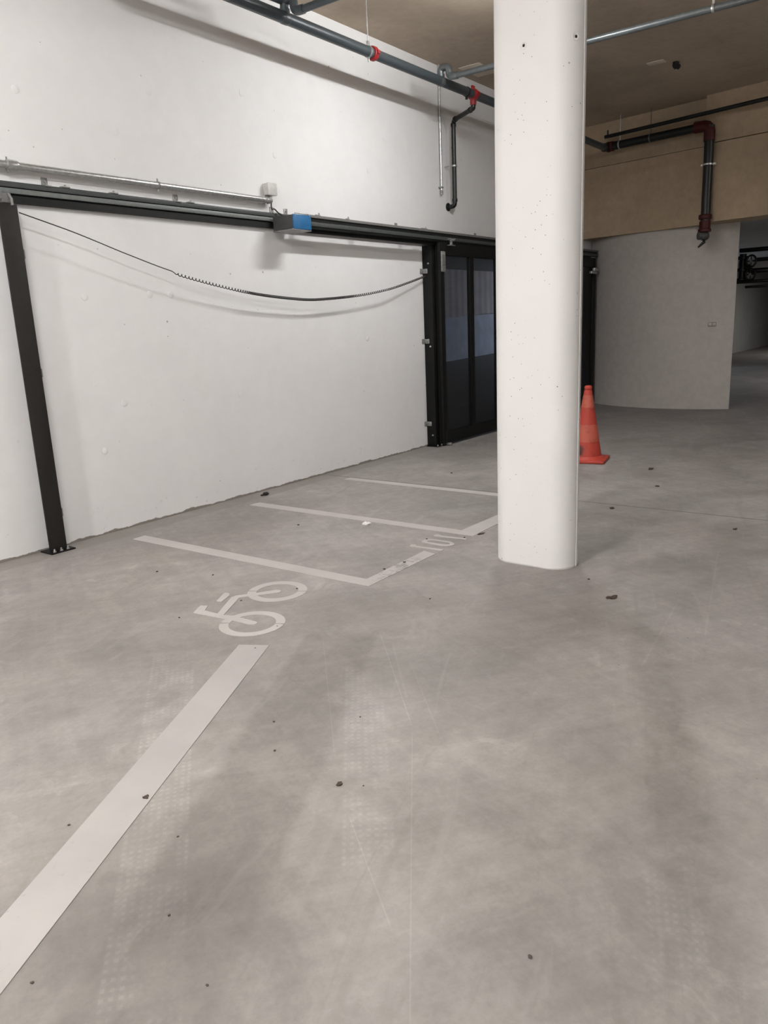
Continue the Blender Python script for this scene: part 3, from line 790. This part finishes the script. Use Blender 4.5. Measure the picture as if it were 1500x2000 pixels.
# ---- switch plate on the curved wall
ang = math.atan2(2.98-cuy, 12.03-cux)
sx, sy = cux+cur*math.cos(ang), cuy+cur*math.sin(ang)
sk = thing('wall_switch', 'small grey switch plate on the curved grey wall', 'switch', (sx, sy, 1.23))
sk.rotation_euler = (0, 0, ang)
def child_local(mb, name, mat, par):
    o = mb.build(name, mat); o.parent = par; return o
child_local(MB().box(0, .018, -.055, .055, -.03, .03, .004), 'switch_plate', M['socket'], sk)
child_local(MB().box(.016, .026, -.048, -.004, -.022, .022, .003), 'rocker', M['curved'], sk)
child_local(MB().box(.016, .026, .004, .048, -.022, .022, .003), 'rocker', M['curved'], sk)

# ---- ceiling bits
m = MB(); m.ball((9.91, 3.01, H-.02), .042, 3, .13, (1, .8, 1.3), random.Random(3)); m.ball((9.925, 2.985, H-.05), .026, 2, .15, (1, 1, 1.2), random.Random(4))
tag(m.build('ceiling_anchor', M['hole']), 'black lump stuck to the far concrete ceiling right of the column', 'fitting')
tag(MB().box(9.70, 9.82, 3.09, 3.28, H-.006, H+.004, .002).build('ceiling_patch', M['patch']), 'narrow pale mortar patch beside the black lump on the ceiling', 'patch')
tag(MB().box(8.30, 8.75, 4.66, 4.93, H-.006, H+.004, .002).build('ceiling_patch', M['patch']), 'pale square patch on the ceiling near the white wall', 'patch')  # thin square plate, paler than the ceiling around it

# ================================================================== cone
CC = (7.44, 2.985, 0)
cn = thing('traffic_cone', 'worn orange-red traffic cone standing just behind the white column', 'traffic cone', CC)
def cone_r(z): return .148 - (z-.03)/.72*.116
def cone_part(z0, z1, name, mat, extra=0.0, par=None):
    m = MB(); n = 6
    pr = [(cone_r(z0)-.01, z0)]+[(cone_r(z0+(z1-z0)*k/n)+extra, z0+(z1-z0)*k/n) for k in range(n+1)]+[(max(cone_r(z1)-.01, .004), z1)]
    m.lathe(pr, (0, 0, 0), 'z', 40); o = m.build(name, mat); o.parent = cn; return o
bz = math.radians(12)
m = MB(); m.box(-.20, .20, -.20, .20, .002, .032, .010, Matrix.Rotation(bz, 4, 'Z')); m.lathe([(.185, .030), (.168, .040), (.150, .058)], (0, 0, 0), 'z', 40)
o = m.build('cone_base', M['cone']); o.parent = cn
cone_part(.05, .715, 'cone_body', M['cone'])
o = cone_part(.545, .665, 'faded_band', M['band'], .0015); o['label'] = 'pale orange upper band'
o = cone_part(.205, .375, 'faded_band', M['band'], .0015); o['label'] = 'pale orange lower band'
m = MB(); m.lathe([(.030, .712), (.037, .722), (.037, .745), (.030, .757), (.018, .760)], (0, 0, 0), 'z', 28); o = m.build('cone_tip', M['cone']); o.parent = cn

# ================================================================== floor markings
def flat(polys, name, label, cat='floor marking', mat='paint', z=.0025):
    m = MB()
    for p in polys: m.prism(p, .0002, z)
    return tag(m.build(name, M[mat]), label, cat)
def rect(x0, x1, y0, y1): return [(x0, y0), (x1, y0), (x1, y1), (x0, y1)]
flat([[(3.225, 4.73), (3.335, 4.735), (3.350, 2.70), (3.350, 2.672), (3.985, 2.690), (3.965, 2.590), (3.255, 2.585)]], 'bay_line', 'white L-shaped bay line nearest the bicycle symbol')
flat([[(4.405, 4.745), (4.515, 4.735), (4.535, 2.77), (4.535, 2.735), (5.56, 2.70), (5.56, 2.60), (4.44, 2.588)]], 'bay_line', 'white L-shaped bay line on the far side of number 101')
flat([[(5.615, 4.70), (5.705, 4.69), (5.700, 2.62), (5.605, 2.62)]], 'bay_line', 'straight white bay line farthest along, running behind the column')
flat([[(2.287, 2.616), (2.357, 2.486), (.30, 1.46), (.10, 1.52), (.728, 1.846)]], 'bay_line', 'wide white line slanting across the foreground floor below the bicycle symbol', mat='dusty')

def arc_ring(c, ri, ro, a0, a1, n=26):
    out = [(c[0]+ro*math.cos(a0+(a1-a0)*k/n), c[1]+ro*math.sin(a0+(a1-a0)*k/n)) for k in range(n+1)]
    inn = [(c[0]+ri*math.cos(a0+(a1-a0)*k/n), c[1]+ri*math.sin(a0+(a1-a0)*k/n)) for k in range(n+1)]
    return out, inn
HANDLE = [(2.456,3.146),(2.550,3.198),(2.569,3.157),(2.511,3.119),(2.514,3.021),(2.520,2.975),(2.537,2.921),(2.539,2.760),(2.531,2.740),(2.506,2.738),(2.492,2.761),(2.487,2.867),(2.478,2.928)]
TUBE = [(2.514,3.021),(2.726,3.145),(2.758,3.145),(2.813,3.104),(2.787,3.073),(2.741,3.100),(2.519,2.977)]
SEAT = [(2.640,3.172),(2.748,3.233),(2.764,3.233),(2.766,3.206),(2.740,3.175),(2.647,3.139)]
FORK = [(2.814,3.101),(2.846,3.073),(2.941,3.012),(2.951,2.988),(2.942,2.967),(2.919,2.964),(2.821,3.041),(2.786,3.039),(2.789,3.075)]
bk = MB()
for i, p in enumerate((HANDLE, TUBE, SEAT, FORK)): bk.prism(p, .0002, .0027+.0002*i)
def add_arc(mb, c, ri, ro, a0, a1, z):
    o_, i_ = arc_ring(c, ri, ro, a0, a1); n = len(o_)
    rows = [[mb.b.verts.new((*p, zz)) for p in L] for L, zz in ((o_, z), (i_, z), (i_, .0002), (o_, .0002))]
    for k in range(n-1):
        for j in range(4): mb.face([rows[j][k], rows[j][k+1], rows[(j+1) % 4][k+1], rows[(j+1) % 4][k]])
    for k in (0, n-1): mb.face([rows[j][k] for j in range(4)])
for c, ri, ro, g0, g1 in (((2.513, 2.759), .120, .167, (2.442, 2.882), (2.580, 2.633)), ((2.933, 2.990), .119, .169, (2.862, 3.115), (3.001, 2.868))):
    aa = math.atan2(g0[1]-c[1], g0[0]-c[0]); ab = math.atan2(g1[1]-c[1], g1[0]-c[0]); gp_ = .035
    lo, hi = sorted((aa, ab))
    add_arc(bk, c, ri, ro, lo+gp_, hi-gp_, .0025); add_arc(bk, c, ri, ro, hi+gp_, lo+2*PI-gp_, .0025)
tag(bk.build('bicycle_symbol', M['paint']), 'white painted bicycle symbol on the concrete floor', 'floor marking')

ONE_A = [(4.043,2.843),(4.072,2.847),(4.079,2.821),(4.058,2.799),(4.075,2.593),(4.041,2.592),(4.030,2.799),(4.024,2.822)]
ZO = [(4.155,2.823),(4.187,2.835),(4.225,2.827),(4.246,2.802),(4.251,2.755),(4.249,2.645),(4.218,2.599),(4.186,2.590),(4.145,2.618),(4.135,2.660),(4.140,2.799)]
ZI = [(4.183,2.799),(4.206,2.798),(4.224,2.771),(4.227,2.653),(4.205,2.623),(4.185,2.627),(4.171,2.661),(4.171,2.775)]
ONE_B = [(4.330,2.839),(4.364,2.838),(4.365,2.810),(4.350,2.790),(4.367,2.592),(4.339,2.589),(4.341,2.614),(4.314,2.795),(4.313,2.822)]
bn = MB(); bn.prism(ONE_A, .0002, .0025); bn.prism(ONE_B, .0002, .0025)
def resample(poly, c, n=36):
    out = []
    for k in range(n):
        a = 2*PI*k/n; d = Vector((math.cos(a), math.sin(a))); best = 0
        for i in range(len(poly)):
            p, q = Vector(poly[i])-Vector(c), Vector(poly[(i+1) % len(poly)])-Vector(c)
            e = q-p; den = d.x*e.y-d.y*e.x
            if abs(den) < 1e-9: continue
            t = (p.x*e.y-p.y*e.x)/den; u = (p.x*d.y-p.y*d.x)/den
            if t > 0 and -1e-6 <= u <= 1+1e-6: best = max(best, t)
        out.append((c[0]+d.x*best, c[1]+d.y*best))
    return out
ro_, ri_ = resample(ZO, (4.198, 2.712)), resample(ZI, (4.198, 2.712))
rows = [[bn.b.verts.new((*p, zz)) for p in L] for L, zz in ((ro_, .0025), (ri_, .0025), (ri_, .0002), (ro_, .0002))]
for k in range(36):
    for j in range(4): bn.face([rows[j][k], rows[j][(k+1) % 36], rows[(j+1) % 4][(k+1) % 36], rows[(j+1) % 4][k]])
tag(bn.build('bay_number', M['paint']), 'white painted bay number 101 on the floor', 'floor marking')

# ================================================================== litter
def leafy(c, r, rot, label, mat='leaf', elong=1.4, seed=1, group=None):
    rg = random.Random(seed); m = MB(); n = 14; r *= .72 if c[0] > 5 else .9
    top, bot = [], []
    ctr = m.b.verts.new((0, 0, r*.45)); ctb = m.b.verts.new((0, 0, .0006))
    for k in range(n):
        a = 2*PI*k/n; rr = r*(1+rg.uniform(-.35, .25)); x, y = rr*elong*math.cos(a), rr*math.sin(a)
        x, y = x*math.cos(rot)-y*math.sin(rot), x*math.sin(rot)+y*math.cos(rot)
        top.append(m.b.verts.new((x, y, .002+r*rg.uniform(.02, .35)))); bot.append(m.b.verts.new((x*.9, y*.9, .0006)))
    for k in range(n):
        m.face([ctr, top[k], top[(k+1) % n]]); m.face([ctb, bot[(k+1) % n], bot[k]]); m.face([top[k], bot[k], bot[(k+1) % n], top[(k+1) % n]])
    o = m.build('dry_leaf' if mat == 'leaf' else 'paper_scrap', M[mat]); o.location = (c[0], c[1], 0)
    return tag(o, label, 'leaf' if mat == 'leaf' else 'paper scrap', group)
leafy((1.667, 1.486), .0115, .5, 'heart-shaped dry brown leaf on the open floor in the middle foreground', seed=3, elong=1.15)
leafy((1.271, 1.967), .0105, .9, 'dry brown leaf lying on the wide slanting white line', seed=4)
leafy((3.743, 1.350), .021, -.5, 'dark curled leaf on the floor right of the column foot', seed=5, elong=2.0)
leafy((5.608, 2.043), .026, .2, 'brown leaf on the floor near the long joint behind the column', seed=6)
leafy((5.401, 1.116), .020, -.2, 'small dark leaf on the floor at far right, before the long joint', seed=8, elong=1.8)
leafy((6.518, 1.984), .024, .7, 'brown leaf on the floor to the right of the cone', seed=9)
leafy((7.248, 2.275), .030, .1, 'faint brown leaf on the lit floor farthest beyond the cone', seed=10, elong=2.0)
leafy((4.517, 2.565), .017, -.4, 'dark leaf sliver beside the corner of the bay line near the column', seed=11, elong=2.2)
leafy((4.360, 3.451), .038, .8, 'bright white paper scrap on the floor inside bay 101', 'white', 1.7, 12)
cp = MB(); cp.ball((0, 0, .014), .026, 2, .12, (1.2, .9, .6), random.Random(5)).tube([(-.05, .01, .008), (.03, 0, .012)], .007, 8)
o = cp.build('bottle_cap', M['hole']); o.location = (4.76, 4.90, 0); o.name = 'plastic_plug'
tag(o, 'black plastic plug on the floor at the foot of the white wall', 'plug')
proto = None
spots = [(1.370,.664,.008),(2.371,3.156,.008),(2.819,3.920,.010),(1.847,1.958,.006),(1.699,1.809,.007),(1.702,1.414,.004),(.982,1.486,.005),(.666,1.583,.006),(.891,1.236,.005),(3.963,1.565,.010),
         (3.258,2.170,.008),(2.55,2.62,.006),(2.30,2.52,.006),(3.02,2.92,.008),(2.72,3.06,.007),(4.23,2.83,.010),(4.38,2.62,.010),(3.55,2.69,.012),(3.72,2.66,.013),(5.15,2.32,.013),(2.95,3.55,.009),(4.1,3.9,.012),(6.3,3.9,.014),(1.20,1.72,.005),(1.05,2.05,.006),(2.05,1.70,.005)]
for i, (x, y, r) in enumerate(spots):
    if proto is None:
        o = MB().ball((0, 0, .55), 1.0, 2, .18, (1.3, 1, .6), random.Random(2)).build('grit_pebble', M['stone']); proto = o
    else:
        o = proto.copy(); COL.objects.link(o)
    r *= .62; o.location = (x, y, 0); o.scale = (r, r, r*.9); o.rotation_euler = (0, 0, rnd.uniform(0, 6))
    tag(o, 'tiny dark speck of grit lying on the concrete floor', 'grit', 'dark grit specks on the floor')

# ================================================================== lamps
def lamp(name, label, x0, x1, y, z, mat, group, wide=1.0):
    t = thing(name, label, 'lamp', ((x0+x1)/2, y, z))
    m = MB(); m.tube([(x0, y, z), (x1, y, z)], .020, 20)
    for v in m.b.verts: v.co.y = y+(v.co.y-y)*wide
    m.build('lamp_diffuser', mat, t)
    m = MB(); m.box(x0-.03, x1+.03, y-.03*wide, y+.03*wide, z+.030, z+.075, .006); m.box(x0-.03, x0-.002, y-.055, y+.055, z-.028, z+.03, .004).box(x1+.002, x1+.03, y-.055, y+.055, z-.028, z+.03, .004)
    m.build('lamp_housing', M['housing'], t)
    for x in (x0+.15, x1-.15):
        MB().tube([(x, y, z+.07), (x, y, H)], .005, 8).build('suspension_rod', M['galv'], t)
    return t
LG = 'fluorescent lamps under the ceiling'
lamp('pendant_lamp', 'lit fluorescent tube lamp under the ceiling behind the column', 5.60, 6.75, 3.14, 3.93, M['tube'], LG, 2.8)
lamp('pendant_lamp', 'lit fluorescent tube lamp under the ceiling above the photographer', .0, 1.2, 2.1, 4.03, M['tube2'], LG)
lamp('pendant_lamp', 'unseen fill tube lamp added under the ceiling well behind the photographer', -5.0, -3.8, 2.1, 4.03, M['tube4'], LG)  # added out of view to brighten the column and left wall
lamp('pendant_lamp', 'lit fluorescent tube lamp under the ceiling to the right behind the photographer', -1.1, .1, -1.1, 4.03, M['tube3'], LG)

lamp('pendant_lamp', 'lit fluorescent tube lamp under the ceiling over the far right of the aisle', 8.6, 9.8, -3.2, 3.93, M['tube6'], LG)

def area(name, loc, rot, sx, sy, e, colr):
    l = bpy.data.lights.new(name, 'AREA'); l.shape = 'RECTANGLE'; l.size = sx; l.size_y = sy; l.energy = e; l.color = colr
    o = bpy.data.objects.new(name, l); COL.objects.link(o); o.location = loc; o.rotation_euler = rot; return o
area('ramp_daylight', (21.5, 7.8, 1.6), (0, PI/2, 0), 1.6, 4.0, 260, (.75, .85, 1.0))
area('far_room_fill', (17.5, .5, 2.55), (0, 0, 0), 1.2, .2, 60, (1, .97, .93))  # unseen fill light added to brighten floor and ceiling of the far room
area('far_room_fill', (27.0, 2.5, 2.55), (0, 0, 0), 1.2, .2, 60, (1, .97, .93))  # second added fill, for the long far wall

wd = bpy.data.worlds.new('World'); SC.world = wd; wd.use_nodes = True
wd.node_tree.nodes['Background'].inputs[0].default_value = (.5, .5, .5, 1)
wd.node_tree.nodes['Background'].inputs[1].default_value = .02

# ================================================================== camera
cam = bpy.data.cameras.new('camera'); co = bpy.data.objects.new('camera', cam); COL.objects.link(co)
yaw, pit, rol = .9253153, .2402182, -.0444780
cy, sy_, cp_, sp_ = math.cos(yaw), math.sin(yaw), math.cos(pit), math.sin(pit)
fw = Vector((sy_*cp_, cy*cp_, -sp_)); r0 = Vector((cy, -sy_, 0)); u0 = r0.cross(fw)
rt = r0*math.cos(rol)+u0*math.sin(rol); up = -r0*math.sin(rol)+u0*math.cos(rol)
mw = Matrix.Identity(4)
for i in range(3): mw[i][0], mw[i][1], mw[i][2] = rt[i], up[i], -fw[i]
mw[0][3], mw[1][3], mw[2][3] = 0, 0, 1.45
co.matrix_world = mw
cam.sensor_fit = 'VERTICAL'; cam.sensor_height = 36.0; cam.lens = 1504.2856*36/2000
cam.clip_start = .02; cam.clip_end = 200
SC.camera = co
